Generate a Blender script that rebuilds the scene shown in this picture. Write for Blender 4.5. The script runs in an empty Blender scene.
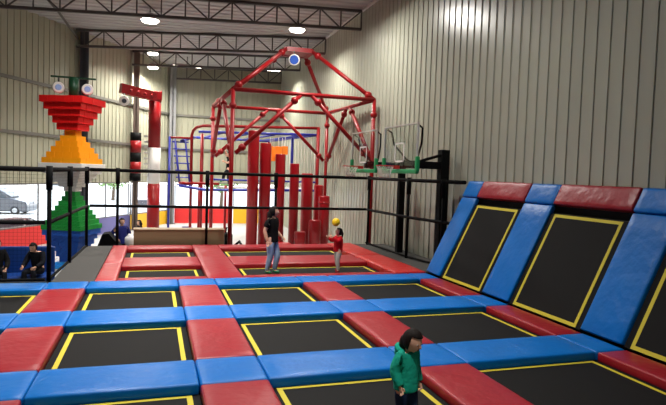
import bpy, bmesh, math, random
from mathutils import Vector as V, Matrix, noise
random.seed(7)
PI = math.pi
scn = bpy.context.scene
COL = scn.collection

# ------------------------------------------------------------------ materials
def lin(c):
    c /= 255.0
    return c / 12.92 if c <= .04045 else ((c + .055) / 1.055) ** 2.4
def rgb(r, g, b): return (lin(r), lin(g), lin(b), 1)

def mat(name, col, rough=.5, metal=0., var=0., vscale=4., bump=0., bscale=20., emit=None, estr=0., coat=0., bdist=.02, stretch=None, spec=.5):
    m = bpy.data.materials.new(name); m.use_nodes = True
    nt = m.node_tree; b = nt.nodes['Principled BSDF']
    b.inputs['Base Color'].default_value = col
    b.inputs['Roughness'].default_value = rough
    b.inputs['Metallic'].default_value = metal
    b.inputs['Specular IOR Level'].default_value = spec
    if coat: b.inputs['Coat Weight'].default_value = coat; b.inputs['Coat Roughness'].default_value = .25
    if emit:
        b.inputs['Emission Color'].default_value = emit; b.inputs['Emission Strength'].default_value = estr
    if var or bump:
        tc = nt.nodes.new('ShaderNodeTexCoord'); mp = nt.nodes.new('ShaderNodeMapping')
        nt.links.new(tc.outputs['Object'], mp.inputs['Vector'])
        if stretch: mp.inputs['Scale'].default_value = stretch
    if var:
        n = nt.nodes.new('ShaderNodeTexNoise'); n.inputs['Scale'].default_value = vscale; n.inputs['Detail'].default_value = 4
        nt.links.new(mp.outputs['Vector'], n.inputs['Vector'])
        mx = nt.nodes.new('ShaderNodeMix'); mx.data_type = 'RGBA'
        mx.inputs[6].default_value = tuple(c * (1 - var) for c in col[:3]) + (1,)
        mx.inputs[7].default_value = tuple(min(1, c * (1 + var)) for c in col[:3]) + (1,)
        nt.links.new(n.outputs['Fac'], mx.inputs[0]); nt.links.new(mx.outputs[2], b.inputs['Base Color'])
    if bump:
        n2 = nt.nodes.new('ShaderNodeTexNoise'); n2.inputs['Scale'].default_value = bscale; n2.inputs['Detail'].default_value = 3
        nt.links.new(mp.outputs['Vector'], n2.inputs['Vector'])
        bp = nt.nodes.new('ShaderNodeBump'); bp.inputs['Strength'].default_value = bump; bp.inputs['Distance'].default_value = bdist
        nt.links.new(n2.outputs['Fac'], bp.inputs['Height']); nt.links.new(bp.outputs['Normal'], b.inputs['Normal'])
    return m

def glass_mat(name, tint, gloss):
    m = bpy.data.materials.new(name); m.use_nodes = True
    nt = m.node_tree; nt.nodes.remove(nt.nodes['Principled BSDF'])
    t = nt.nodes.new('ShaderNodeBsdfTransparent'); t.inputs['Color'].default_value = tint
    g = nt.nodes.new('ShaderNodeBsdfGlossy'); g.inputs['Roughness'].default_value = .08
    mx = nt.nodes.new('ShaderNodeMixShader'); mx.inputs[0].default_value = gloss
    nt.links.new(t.outputs[0], mx.inputs[1]); nt.links.new(g.outputs[0], mx.inputs[2])
    nt.links.new(mx.outputs[0], nt.nodes['Material Output'].inputs['Surface'])
    return m

M = dict(
    blue=mat('blue_vinyl', rgb(0, 104, 186), .36, spec=.25, var=.10, vscale=2.5, bump=.5, bscale=3.5, bdist=.04),
    red=mat('red_vinyl', rgb(150, 22, 36), .36, spec=.35, var=.10, vscale=2.5, bump=.5, bscale=3.5, bdist=.04),
    brightred=mat('bright_red_vinyl', rgb(182, 26, 28), .35, var=.1, vscale=3, bump=.8, bscale=5, bdist=.05),
    pinkred=mat('pale_red_vinyl', rgb(176, 60, 66), .3, var=.1, vscale=3, bump=.4, bscale=5, bdist=.03),  # paler, pinker red than the other pads
    jump=mat('jump_mat_weave', rgb(19, 18, 18), .8, spec=.2, var=.12, vscale=6, bump=.2, bscale=120, bdist=.004),
    skirt=mat('black_spring_cover', rgb(11, 11, 12), .8, spec=.2),
    yellow=mat('yellow_stitching', rgb(204, 186, 42), .7, var=.06),
    deck=mat('black_deck', rgb(16, 16, 17), .8),
    carpet=mat('dark_carpet', rgb(66, 64, 62), .95, var=.15, vscale=30, bump=.4, bscale=200, bdist=.005),
    floor=mat('pale_concrete', rgb(176, 174, 170), .5, var=.08, vscale=1.2),
    wall=mat('beige_steel_sheet', rgb(166, 167, 151), .28, var=.07, vscale=1.3, stretch=(1, 1, .15)),
    wall2=mat('lamp_tinted_steel_sheet', rgb(154, 153, 134), .4, var=.07, vscale=1.3, stretch=(1, 1, .15)),  # yellowish cast of the lamps put into the sheet colour
    ceil=mat('grey_roof_sheet', rgb(172, 172, 172), .5, var=.06, vscale=1),
    steel=mat('grey_painted_steel', rgb(70, 66, 64), .5),
    girt=mat('galvanised_girt', rgb(112, 110, 104), .45, metal=.3),
    bluecol=mat('dark_blue_steel', rgb(52, 54, 62), .5),
    browncol=mat('brown_painted_steel', rgb(96, 82, 74), .5),
    greycol=mat('grey_column_paint', rgb(120, 120, 122), .5),
    black=mat('black_padding', rgb(9, 9, 10), .8, spec=.15),
    net=mat('black_net_cord', rgb(14, 14, 15), .95, spec=.05),
    redpipe=mat('red_padded_pipe', rgb(138, 12, 18), .36, spec=.3, var=.06),
    redtower=mat('red_foam_tower', rgb(168, 20, 30), .3, var=.06),
    bluepipe=mat('blue_pipe', rgb(38, 44, 150), .4),
    brick_red=mat('red_brick_plastic', rgb(218, 18, 18), .6, spec=.25, var=.06, vscale=7),
    brick_orange=mat('orange_brick_plastic', rgb(246, 160, 10), .6, spec=.25, var=.06, vscale=7),
    brick_white=mat('white_brick_plastic', rgb(226, 226, 222), .4),
    brick_green=mat('green_brick_plastic', rgb(22, 146, 56), .6, spec=.25, var=.08, vscale=7),
    brick_blue=mat('blue_brick_plastic', rgb(16, 82, 176), .6, spec=.25, var=.08, vscale=7),
    brick_sky=mat('light_blue_brick_plastic', rgb(40, 150, 230), .6, spec=.25),
    darkgreen=mat('dark_green_paint', rgb(14, 70, 42), .4),
    green=mat('green_pad', rgb(28, 150, 88), .45),
    white=mat('white_paint', rgb(240, 239, 236), .45),
    offwhite=mat('grey_white_paint', rgb(200, 198, 192), .5),
    discblue=mat('blue_disc_face', rgb(40, 80, 170), .35),
    orange=mat('orange_fabric', rgb(248, 130, 20), .7),
    rope=mat('pale_rope', rgb(214, 210, 200), .8),
    ply=mat('plywood', rgb(138, 114, 84), .6, var=.14, vscale=3, stretch=(.6, 3, 8)),
    purple=mat('purple_panel', rgb(112, 112, 172), .5),
    ypanel=mat('yellow_panel', rgb(240, 186, 40), .5),
    rpanel=mat('red_panel', rgb(214, 44, 44), .5),
    frame=mat('window_frame_paint', rgb(120, 116, 112), .5),
    glass=glass_mat('window_glass', (.96, .97, .97, 1), .04),
    acrylic=glass_mat('clear_acrylic', (.86, .89, .88, 1), .07),
    rim=mat('red_rim_paint', rgb(190, 36, 30), .4),
    asphalt=mat('pale_forecourt', rgb(206, 204, 200), .8, var=.06, vscale=.6),
    leaf=mat('pale_leaves', rgb(120, 150, 84), .7, var=.3, vscale=2),
    bark=mat('tree_bark', rgb(96, 78, 62), .9),
    car_dark=mat('dark_car_paint', rgb(74, 76, 82), .3, coat=.5),
    car_silver=mat('silver_car_paint', rgb(176, 178, 180), .3, metal=.3, coat=.5),
    car_white=mat('white_car_paint', rgb(216, 220, 226), .3, coat=.5),
    car_glass=mat('tinted_car_glass', rgb(70, 78, 84), .1),
    tyre=mat('tyre_rubber', rgb(26, 26, 27), .8),
    hub=mat('wheel_hub', rgb(170, 172, 174), .35, metal=.6),
    render=mat('white_render', rgb(232, 230, 224), .8),
    rooftile=mat('pale_roof', rgb(190, 176, 160), .8),
    skin=mat('skin', rgb(216, 166, 140), .5, var=.05, vscale=20),
    lips=mat('lips', rgb(150, 70, 66), .5),
    hair=mat('dark_brown_hair', rgb(26, 18, 16), .7, spec=.2, bump=.6, bscale=60, stretch=(1, 1, .15), bdist=.01),
    eyew=mat('eye_white', rgb(225, 222, 216), .3), eyed=mat('eye_dark', rgb(28, 18, 14), .2),
    c_black=mat('black_cotton', rgb(17, 16, 18), .85, spec=.15, bump=.3, bscale=25), c_jean=mat('blue_denim', rgb(140, 164, 196), .85, spec=.15, var=.18, vscale=9, bump=.3, bscale=25),
    c_dkjean=mat('dark_denim', rgb(30, 44, 74), .85, spec=.15, var=.15, vscale=12, bump=.3, bscale=25),
    c_red=mat('red_knit', rgb(196, 22, 34), .8, spec=.15, bump=.3, bscale=25), c_grey=mat('grey_sweatpants', rgb(168, 164, 158), .85, spec=.15, var=.1, vscale=12, bump=.3, bscale=25),
    c_green=mat('teal_green_fleece', rgb(24, 160, 136), .85, spec=.15, var=.12, vscale=14, bump=.5, bscale=22, bdist=.03),
    c_navy=mat('navy_jacket', rgb(26, 32, 96), .6, spec=.15, bump=.4, bscale=15), c_dark=mat('charcoal_clothes', rgb(22, 24, 32), .8, spec=.15),
    s_green=mat('green_shoe', rgb(20, 110, 62), .5), s_red=mat('maroon_sock', rgb(150, 30, 40), .7), s_dark=mat('dark_shoe', rgb(28, 26, 28), .6),
    benchblue=mat('navy_blue_vinyl', rgb(14, 62, 138), .45), palediscblue=mat('pale_blue_disc_face', rgb(150, 180, 236), .4), dkdisc=mat('dark_disc_face', rgb(60, 66, 80), .4),
    ball=mat('yellow_ball', rgb(248, 206, 14), .35),
    bag=mat('white_plastic_bag', rgb(224, 224, 228), .5, bump=.6, bscale=12),
    lamp=mat('lamp_diffuser', (1, .96, .88, 1), .4, emit=(1, .93, .82, 1), estr=14),
    lampbody=mat('lamp_housing', rgb(150, 148, 144), .4, metal=.5),
)

# ------------------------------------------------------------------ geometry helpers
def link(o, parent=None):
    COL.objects.link(o)
    if parent is not None: o.parent = parent
    return o
def tag(o, label=None, cat=None, group=None, kind=None):
    if label: o['label'] = label
    if cat: o['category'] = cat
    if group: o['group'] = group
    if kind: o['kind'] = kind
    return o
def root(name, loc, label, cat, group=None, rz=0.):
    o = bpy.data.objects.new(name, None); o.empty_display_size = .1
    o.location = loc; o.rotation_euler = (0, 0, rz)
    link(o); return tag(o, label, cat, group)

class MB:
    def __init__(s): s.bm = bmesh.new()
    def quad(s, *ps):
        return s.bm.faces.new([s.bm.verts.new(p) for p in ps])
    def box(s, lo, hi, bev=0., seg=2, mtx=None):
        r = bmesh.ops.create_cube(s.bm, size=1)
        vs = r['verts']
        for v in vs:
            v.co = V([lo[i] + (v.co[i] + .5) * (hi[i] - lo[i]) for i in range(3)])
        if bev:
            es = list({e for v in vs for e in v.link_edges})
            r2 = bmesh.ops.bevel(s.bm, geom=es, offset=bev, segments=seg, profile=.5, affect='EDGES')
            vs = list({v for f in r2['faces'] for v in f.verts} | {v for v in vs if v.is_valid})
        if mtx is not None:
            bmesh.ops.transform(s.bm, matrix=mtx, verts=vs)
        return vs
    def beam(s, p, q, w, h=None, up=(0, 0, 1)):
        p, q = V(p), V(q); h = h or w
        d = q - p; L = d.length; d.normalize()
        u = V(up)
        if abs(u.dot(d)) > .98: u = V((0, 1, 0))
        x = d.cross(u).normalized(); z = x.cross(d).normalized()
        m = Matrix((x, d, z)).transposed().to_4x4(); m.translation = p
        return s.box((-w / 2, 0, -h / 2), (w / 2, L, h / 2), mtx=m)
    def tube(s, pts, r, n=8, caps=True):
        pts = [V(p) for p in pts]; rs = r if isinstance(r, (list, tuple)) else [r] * len(pts)
        rings = []; prev = None
        for i, p in enumerate(pts):
            d = (pts[min(i + 1, len(pts) - 1)] - pts[max(i - 1, 0)]).normalized()
            if prev is None:
                a = V((0, 0, 1)) if abs(d.z) < .9 else V((1, 0, 0))
                x = d.cross(a).normalized()
            else:
                x = (prev - d * prev.dot(d)).normalized()
            prev = x; y = d.cross(x)
            rings.append([s.bm.verts.new(p + (x * math.cos(2 * PI * k / n) + y * math.sin(2 * PI * k / n)) * rs[i]) for k in range(n)])
        for a, b in zip(rings, rings[1:]):
            for k in range(n): s.bm.faces.new((a[k], a[(k + 1) % n], b[(k + 1) % n], b[k])).smooth = True
        if caps:
            s.bm.faces.new(rings[0][::-1]); s.bm.faces.new(rings[-1])
        return s
    def ball(s, c, r, seg=12, sc=(1, 1, 1), rot=None):
        m = Matrix.Translation(V(c))
        if rot is not None: m = m @ rot.to_4x4()
        m = m @ Matrix.Diagonal((r * sc[0], r * sc[1], r * sc[2], 1))
        res = bmesh.ops.create_uvsphere(s.bm, u_segments=seg, v_segments=max(6, seg * 2 // 3), radius=1, matrix=m)
        for v in res['verts']:
            for f in v.link_faces: f.smooth = True
        return res['verts']
    def prism(s, poly, axis_vec, bev=0.):
        """poly: planar 3D points, extruded by axis_vec"""
        a = [s.bm.verts.new(p) for p in poly]; b = [s.bm.verts.new(V(p) + V(axis_vec)) for p in poly]
        n = len(poly); fs = [s.bm.faces.new(a[::-1]), s.bm.faces.new(b)]
        for i in range(n): fs.append(s.bm.faces.new((a[i], a[(i + 1) % n], b[(i + 1) % n], b[i])))
        if bev:
            es = list({e for f in fs for e in f.edges})
            bmesh.ops.bevel(s.bm, geom=es, offset=bev, segments=2, profile=.5, affect='EDGES')
        return s
    def torus(s, c, R, r, nx, ny, n=20, m=8):
        nx, ny = V(nx).normalized(), V(ny).normalized(); nz = nx.cross(ny); c = V(c)
        rings = []
        for i in range(n):
            a = 2 * PI * i / n; d = nx * math.cos(a) + ny * math.sin(a)
            rings.append([s.bm.verts.new(c + d * (R + r * math.cos(2 * PI * k / m)) + nz * r * math.sin(2 * PI * k / m)) for k in range(m)])
        for i in range(n):
            a, b = rings[i], rings[(i + 1) % n]
            for k in range(m): s.bm.faces.new((a[k], a[(k + 1) % m], b[(k + 1) % m], b[k])).smooth = True
        return s
    def build(s, name, m, parent=None, off=None, fix=True):
        if fix: bmesh.ops.recalc_face_normals(s.bm, faces=s.bm.faces)
        if off is not None: bmesh.ops.translate(s.bm, vec=-V(off), verts=s.bm.verts)
        me = bpy.data.meshes.new(name); s.bm.to_mesh(me); s.bm.free()
        me.materials.append(m)
        return link(bpy.data.objects.new(name, me), parent)

def structure(o): o['kind'] = 'structure'; return o

# ------------------------------------------------------------------ camera
YAW, PIT, ROL = [math.radians(a) for a in (17.82, 2.888, 1.905)]
f = V((math.sin(YAW) * math.cos(PIT), math.cos(YAW) * math.cos(PIT), -math.sin(PIT)))
r = V((math.cos(YAW), -math.sin(YAW), 0)); u = r.cross(f)
r, u = r * math.cos(ROL) + u * math.sin(ROL), -r * math.sin(ROL) + u * math.cos(ROL)
cam = bpy.data.objects.new('camera', bpy.data.cameras.new('camera'))
cm = Matrix((r, u, -f)).transposed().to_4x4(); cm.translation = (0, 0, 2.4)
cam.matrix_world = cm; cam.data.sensor_width = 36; cam.data.lens = 559.64 / 666 * 36
cam.data.clip_start = .05; cam.data.clip_end = 400
link(cam); scn.camera = cam

# ------------------------------------------------------------------ room shell
FZ = -1.0                                  # hall floor; the court deck stands 1 m above it
XW, YB = 7.9, 36.5                         # right wall, back wall
XC = 1.02                                  # left/back corner
def roof(x): return 9.04 - .035 * (7.9 - x)
def leftx(y): return XC - .55 * (YB - y)
YN = -4.0
def sheet_wall(name, p, q, inward, z0, ztop, m, pitch=.335):
    """ribbed steel sheeting from p to q (2D), ribs as real folds, room side = inward"""
    p, q = V((p[0], p[1], 0)), V((q[0], q[1], 0)); d = (q - p); L = d.length; d.normalize(); n = V((inward[0], inward[1], 0)).normalized()
    prof = []; k = 0
    while k * pitch < L:
        for t, h in ((0, 0), (.262, 0), (.271, .024), (.299, .024), (.305, -.02), (.317, -.02), (.323, 0)):
            x = k * pitch + t
            if x < L: prof.append((x, h))
        k += 1
    prof.append((L, 0))
    b = MB(); lo = []; hi = []
    for x, h in prof:
        w = p + d * x + n * h
        lo.append(b.bm.verts.new((w.x, w.y, z0))); hi.append(b.bm.verts.new((w.x, w.y, ztop(w.x))))
    for i in range(len(prof) - 1): b.bm.faces.new((lo[i], lo[i + 1], hi[i + 1], hi[i]))
    # sheet back skin gives the wall its thickness
    o = []
    for w, zt in ((p - n * .12, None), (q - n * .12, None)):
        o.append((b.bm.verts.new((w.x, w.y, z0)), b.bm.verts.new((w.x, w.y, ztop(w.x)))))
    b.bm.faces.new((o[0][0], o[1][0], o[1][1], o[0][1]))
    return structure(b.build(name, m, fix=False))
WZ = 1.62                                  # top of the glazing
sheet_wall('wall_right', (XW, YN), (XW, YB), (-1, 0), FZ, roof, M['wall'])
sheet_wall('wall_back', (XC, YB), (XW, YB), (0, -1), WZ, roof, M['wall2'])
sheet_wall('wall_left', (leftx(YN), YN), (XC, YB), (1, -.55), WZ, roof, M['wall2'])
b = MB(); x0 = leftx(YN)
b.box((x0, YN - .15, FZ), (XW, YN, 9.2)); structure(b.build('wall_front', M['wall']))
# floor: the trapezoid of the hall
b = MB(); b.prism([(leftx(YN) - .2, YN - .2, FZ), (XW + .2, YN - .2, FZ), (XW + .2, YB + .1, FZ), (XC - .1, YB + .1, FZ)], (0, 0, -.15))
structure(b.build('floor', M['floor']))
# ceiling: roof sheet with folds running left to right
b = MB(); y = YN - .2; prof = []
while y < YB + .3:
    prof += [(y, 0), (y + .36, 0), (y + .39, -.05), (y + .46, -.05), (y + .49, 0)]; y += .5
rows = []
for (yy, h) in prof:
    xl = leftx(max(yy, YN)) - .3
    rows.append((b.bm.verts.new((xl, yy, roof(xl) + h)), b.bm.verts.new((XW + .2, yy, roof(XW + .2) + h))))
for a, c in zip(rows, rows[1:]): b.bm.faces.new((a[0], a[1], c[1], c[0]))
b.box((leftx(YN) - 1, YN - .2, 9.35), (XW + .3, YB + .3, 9.45))
structure(b.build('ceiling', M['ceil'], fix=False))
# lower panels, glazing of the left and back walls
dl = V((.55, 1, 0)).normalized(); nl = V((1, -.55, 0)).normalized()
def lw(y, z, o=0.): return V((leftx(y), y, z)) + nl * o
COLY = [18.2, 24.0, 28.52, 32.46, YB]
pan = [('trim_1', 'red_panel', 18.2, 28.5, M['rpanel']), ('trim_2', 'p', 28.55, 32.42, M['purple']), ('trim_3', 'y', 32.5, YB, M['ypanel'])]
for nm, _, ya, yb, m in pan:
    b = MB(); b.prism([lw(ya, FZ, .03), lw(yb, FZ, .03), lw(yb, -.2, .03), lw(ya, -.2, .03)], nl * -.12); structure(b.build(nm, m))
for nm, xa, xb, m in (('trim_4', XC + .25, 4.9, M['rpanel']), ('trim_5', 4.95, XW, M['ypanel'])):
    b = MB(); b.box((xa, YB - .03, FZ), (xb, YB + .1, -.08)); structure(b.build(nm, m))
b = MB(); b.prism([lw(YN, FZ), lw(18.2, FZ), lw(18.2, WZ), lw(YN, WZ)], nl * -.12); structure(b.build('trim_6', M['wall2']))
k = 0
def window(pts_fn, ta, tb, nmul, z0, z1, inward):
    """one glazed bay: frame with mullions and one pane"""
    global k; k += 1
    b = MB()
    for i in range(nmul + 1):
        t = ta + (tb - ta) * i / nmul
        b.beam(pts_fn(t, z0), pts_fn(t, z1), .06, .06)
    for z in (z0 + .03, z1 - .03): b.beam(pts_fn(ta, z), pts_fn(tb, z), .06, .06)
    w = structure(b.build('window_%d' % k, M['frame']))
    g = MB(); g.quad(pts_fn(ta, z0), pts_fn(tb, z0), pts_fn(tb, z1), pts_fn(ta, z1)); g.build('pane', M['glass'], w)
for ya, yb in ((18.3, 23.9), (24.1, 28.45), (28.65, 32.35), (32.55, 36.2)):
    window(lambda t, z: lw(t, z, -.04), ya, yb, 2, -.2, WZ, nl)
for xa, xb in ((1.3, 4.85), (4.95, 7.85)):
    window(lambda t, z: V((t, YB + .04, z)), xa, xb, 2, -.08, WZ, (0, -1))
# girts (horizontal rails on the sheeting)
for i, z in enumerate((3.65, 5.76)):
    b = MB(); b.beam(lw(YN, z, .06), lw(YB - .1, z, .06), .08, .13); structure(b.build('trim_%d' % (7 + i), M['girt']))
    b = MB(); b.beam((XC + .1, YB - .06, z), (XW - .05, YB - .06, z), .08, .13); structure(b.build('trim_%d' % (9 + i), M['girt']))
# ceiling edge angle along the right wall
b = MB(); b.beam((XW - .06, YN, 8.98), (XW - .06, YB, 8.98), .1, .1); structure(b.build('trim_11', M['offwhite']))

# building columns on the left wall
for y, m, w, lab in ((28.52, 'bluecol', .34, 'dark blue steel wall column rising behind the stacked brick tower'),
                     (32.46, 'browncol', .3, 'brown steel wall column carrying the black and red striped padding'),
                     (36.1, 'greycol', .36, 'grey steel column in the far left corner of the hall')):
    c = lw(y, 0, .28)
    o = root('steel_column', (c.x, c.y, FZ), lab, 'column', 'steel wall columns')
    top = roof(c.x) - .05
    b = MB(); b.box((-w / 2, -w / 2, .02), (w / 2, -w / 2 + .05, top - FZ)); b.box((-w / 2, w / 2 - .05, .02), (w / 2, w / 2, top - FZ)); b.box((-.03, -w / 2, .02), (.03, w / 2, top - FZ))
    sh = b.build('shaft', M[m], o)
    b = MB(); b.box((-w / 2 - .08, -w / 2 - .08, 0), (w / 2 + .08, w / 2 + .08, .025)); b.build('base_plate', M['steel'], o)
    if m == 'browncol':
        s = root('column_padding', (c.x, c.y, 0), 'round column padding with black and red bands beside the red crane post', 'padding')
        z0, z1 = 1.68, 4.3
        hs = [0, .33, .56, .78, 1.]; n = 5; zz = [1.68, 2.1, 2.72, 3.22, 3.86, 4.3]
        for i in range(5):
            b = MB(); b.tube([(0, 0, zz[i] + .004), (0, 0, zz[i + 1] - .004)], .28, 20)
            b.build('band', M['black'] if i % 2 == 0 else M['redpipe'], s)

# ------------------------------------------------------------------ roof trusses
for i, (y, lab) in enumerate(((21.35, 'grey steel roof truss nearest the camera at the top of the picture'),
                              (26.3, 'grey steel roof truss second from the camera, just behind the round ceiling lamp'),
                              (31.2, 'grey steel roof truss third from the camera, above the far ceiling lamps'),
                              (36.2, 'grey steel roof truss farthest away, against the back wall'))):
    yl = (22.2, 28.1, 32.2, 36.3)[i]                     # the bays are narrower on the left wall, so the trusses fan out
    xl, xr = leftx(yl) + .15, XW - .1
    A, B_ = V((xl, yl, 0)), V((xr, y, 0)); L = (B_ - A).length
    at = lambda t, dz: (lambda p: V((p.x, p.y, roof(p.x) - dz)))(B_.lerp(A, t / L))
    o = root('roof_truss', ((xl + xr) / 2, (yl + y) / 2, 8), lab, 'roof truss', 'roof trusses'); off = o.location
    for nm, dz in (('top_chord', .1), ('bottom_chord', .82)):
        b = MB(); b.beam(at(0, dz), at(L, dz), .12, .1); b.build(nm, M['steel'], o, off)
    n = 0; t = 0.
    while t < L:
        b = MB(); b.beam(at(t, .82), at(t, .1), .05, .05); b.build('vertical_strut', M['steel'], o, off)
        if t + .85 < L:
            b = MB()
            if n % 2: b.beam(at(t, .82), at(t + .85, .1), .05, .05)
            else: b.beam(at(t, .1), at(t + .85, .82), .05, .05)
            b.build('diagonal_strut', M['steel'], o, off)
        t += .85; n += 1
# pipe running up under the roof between the two front trusses
b = MB(); b.tube([(-3.4, 28.3, 8.2), (-3.6, 24.0, 8.3), (-3.9, 20.6, 8.35)], .05, 8)
tag(b.build('roof_brace', M['steel']), 'thin steel brace running under the roof from front truss to the second truss', 'brace')

# ------------------------------------------------------------------ lamps and added lights
def lamp(loc, r, label, power, shape='round', ln=.0, rz=0):
    o = root('ceiling_lamp', loc, label, 'ceiling lamp', 'hall ceiling lamps', rz)
    b = MB()
    if shape == 'round':
        b.tube([(0, 0, .02), (0, 0, .12), (0, 0, .3)], [r, r * .95, r * .3], 24); b.build('housing', M['lampbody'], o)
        b = MB(); b.tube([(0, 0, -.05), (0, 0, .02)], [r * .8, r * .96], 24); b.build('diffuser', M['lamp'], o)
    else:
        b.box((-ln / 2, -r / 2, 0), (ln / 2, r / 2, .1), .02); b.build('housing', M['lampbody'], o)
        b = MB(); b.box((-ln / 2 + .03, -r / 2 + .02, -.05), (ln / 2 - .03, r / 2 - .02, -.002), .015); b.build('diffuser', M['lamp'], o)
    rod = MB(); rod.tube([(0, 0, .1), (0, 0, roof(loc[0]) - loc[2])], .02, 6); rod.build('hanger', M['steel'], o)
    return o
def light(loc, power, size=.6, spread=150, col=(1, .93, .82)):
    l = bpy.data.lights.new('lamp_or_fill_light', 'AREA'); l.shape = 'DISK'; l.size = size; l.energy = power; l.color = col; l.spread = math.radians(spread)
    o = bpy.data.objects.new('lamp_or_fill_light', l); o.location = loc; link(o); return o
lamp((-.24, 23.6, 8.2), .36, 'round glowing ceiling lamp hanging left of centre under the front trusses', 1)
lamp((5.78, 23.85, 8.55), .36, 'round glowing ceiling lamp above the red climbing frame peak', 1)
lamp((-.14, 29.7, 8.1), .27, 'small glowing ceiling lamp at far left, upper of the two one above the other', 1)
lamp((-.14, 32.6, 7.9), .3, 'small glowing ceiling lamp at far left, lower of the two one above the other', 1)
lamp((1.7, 33.2, 8.25), .16, 'long thin tube lamp under the farthest roof truss', 1, 'tube', 1.6)
lamp((6.4, 31.9, 8.25), .3, 'short white strip lamp behind the left side of the red frame peak', 1, 'tube', .85)
for p in ((-.24, 23.6, 8.12), (5.78, 23.85, 8.45), (-.14, 29.7, 8.0), (-.14, 32.6, 7.8), (1.7, 33.2, 8.15), (6.4, 31.9, 8.15)):
    light(p, 380, .5, 112 if p[0] < 0 and p[1] < 25 else 150, (1, .965, .88))
UNSEEN_LIGHTS_NEAR = [(-1.2, 16.2, 8.2, 310, 124), (5.3, 18.0, 8.2, 400, 178), (-.4, 10.0, 8.2, 280, 104), (2.8, 10.6, 8.4, 300, 150), (1.0, 2.2, 8.4, 200, 110)]  # lights without fixtures; first and last added to brighten tower and child
for x, y, z, pw, sp_ in UNSEEN_LIGHTS_NEAR: light((x, y, z), pw, .5, sp_, (1, .965, .9))

# ------------------------------------------------------------------ trampoline court
XE = dict(c0=(-4.0, -2.03), P0=(-2.03, -1.247), cA=(-1.247, .532), P1=(.532, 1.317), cB=(1.317, 3.175), P2=(3.175, 3.953), cC=(3.953, 6.043), PW=(6.043, 6.575))
YR = dict(R1=(4.3, 6.31), B0=(6.31, 7.18), R2=(7.18, 9.12), B1=(9.12, 10.04), R3=(10.04, 11.88), B2=(11.88, 12.58))
SL = V((.97, 0, 1.94)).normalized(); SN = V((-SL.z, 0, SL.x))     # up the slope, out of the slope
# deck: black platform with ribs that carry the pads and open pits under the jump mats
b = MB()
Z0 = -.142
b.box((-4.9, 3.4, FZ), (XW - .02, 12.96, -.5)); b.box((-2.0, 12.96, FZ), (XW - .02, 18.6, -.5))
def rib(x0, x1, y0, y1, z1=Z0): b.box((x0 + .03, y0 + .03, -.5), (x1 - .03, y1 - .03, z1))
for bk in ('B0', 'B1', 'B2'): rib(-4.9, 6.6, *YR[bk])
for rk in ('R1', 'R2', 'R3'):
    for pk in ('P0', 'P1', 'P2', 'PW'): rib(*XE[pk], *YR[rk])
    rib(-4.9, -4.0, *YR[rk])
XB = dict(L=(-1.16, -.72), A=(-.72, 1.18), C=(1.18, 2.0), B=(2.0, 5.7), R=(5.7, 6.575))
YK = dict(F=(12.58, 12.88), H2=(12.88, 14.42), X=(14.42, 15.8), H1=(15.8, 17.48), K=(17.48, 18.3))
for y0, y1 in (YK['F'], YK['X'], YK['K']): rib(-1.16, 6.575, y0, y1)
for k_ in ('L', 'C', 'R'): rib(*XB[k_], 12.58, 18.35)
b.box((-2.0, 12.6, -.5), (-1.17, 18.34, -.045)); b.box((6.6, 12.78, -.5), (XW - .03, 18.34, -.045))
b.box((-4.9, 12.62, -.5), (-2.0, 12.95, -.045))
# wedge behind the sloping trampolines
DY = .13                                   # the sloping strips stand a little farther back than the floor strips
def slab(p0, ya, yb, drop):
    a = V((6.6, 0, -.05)) - SN * drop; t = V((7.54, 0, 1.83)) - SN * drop
    return [(a.x, ya, -.5), (a.x, ya, a.z), (t.x, ya, t.z), (XW - .04, ya, t.z), (XW - .04, ya, -.5)]
b.prism(slab(0, 3.4, 0, .13), (0, 12.66 - 3.4, 0))
for bk in ('B0', 'B1', 'B2'):
    y0, y1 = YR[bk]; b.prism(slab(0, y0 + .17, 0, .118), (0, y1 - y0 - .08, 0))
structure(b.build('floor_deck', M['deck']))
b = MB(); b.box((-1.99, 12.62, -.045), (-1.17, 18.34, -.02)); structure(b.build('floor_walkway_left', M['carpet']))
b = MB(); b.box((6.6, 12.78, -.045), (XW - .03, 18.34, -.02)); structure(b.build('floor_walkway_right', M['carpet']))

def pad(name, x0, x1, y0, y1, m, label, group, z0=Z0 + .001, z1=0., bev=.03, gap=.004, puff=.008):
    cx, cy = (x0 + x1) / 2, (y0 + y1) / 2
    hx, hy = (x1 - x0) / 2 - gap, (y1 - y0) / 2 - gap
    b = MB(); b.box((-hx, -hy, 0), (hx, hy, z1 - z0), bev, 3)
    # subdivide the top and puff it up a little like stuffed vinyl
    top = [f_ for f_ in b.bm.faces if f_.normal.z > .99]
    for f_ in b.bm.faces: f_.smooth = True
    es = list({e for f_ in top for e in f_.edges})
    bmesh.ops.subdivide_edges(b.bm, edges=es, cuts=7, use_grid_fill=True)
    for v in b.bm.verts:
        if v.co.z > z1 - z0 - .004:
            a = max(0, 1 - (v.co.x / hx) ** 2) * max(0, 1 - (v.co.y / hy) ** 2)
            w = noise.noise(V((cx + v.co.x, cy + v.co.y, 0)) * 2.3) * .006
            v.co.z += puff * a ** .6 + w * min(1, a * 3)
    o = b.build(name, m); o.location = (cx, cy, z0)
    return tag(o, label, 'trampoline pad', group)

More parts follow.
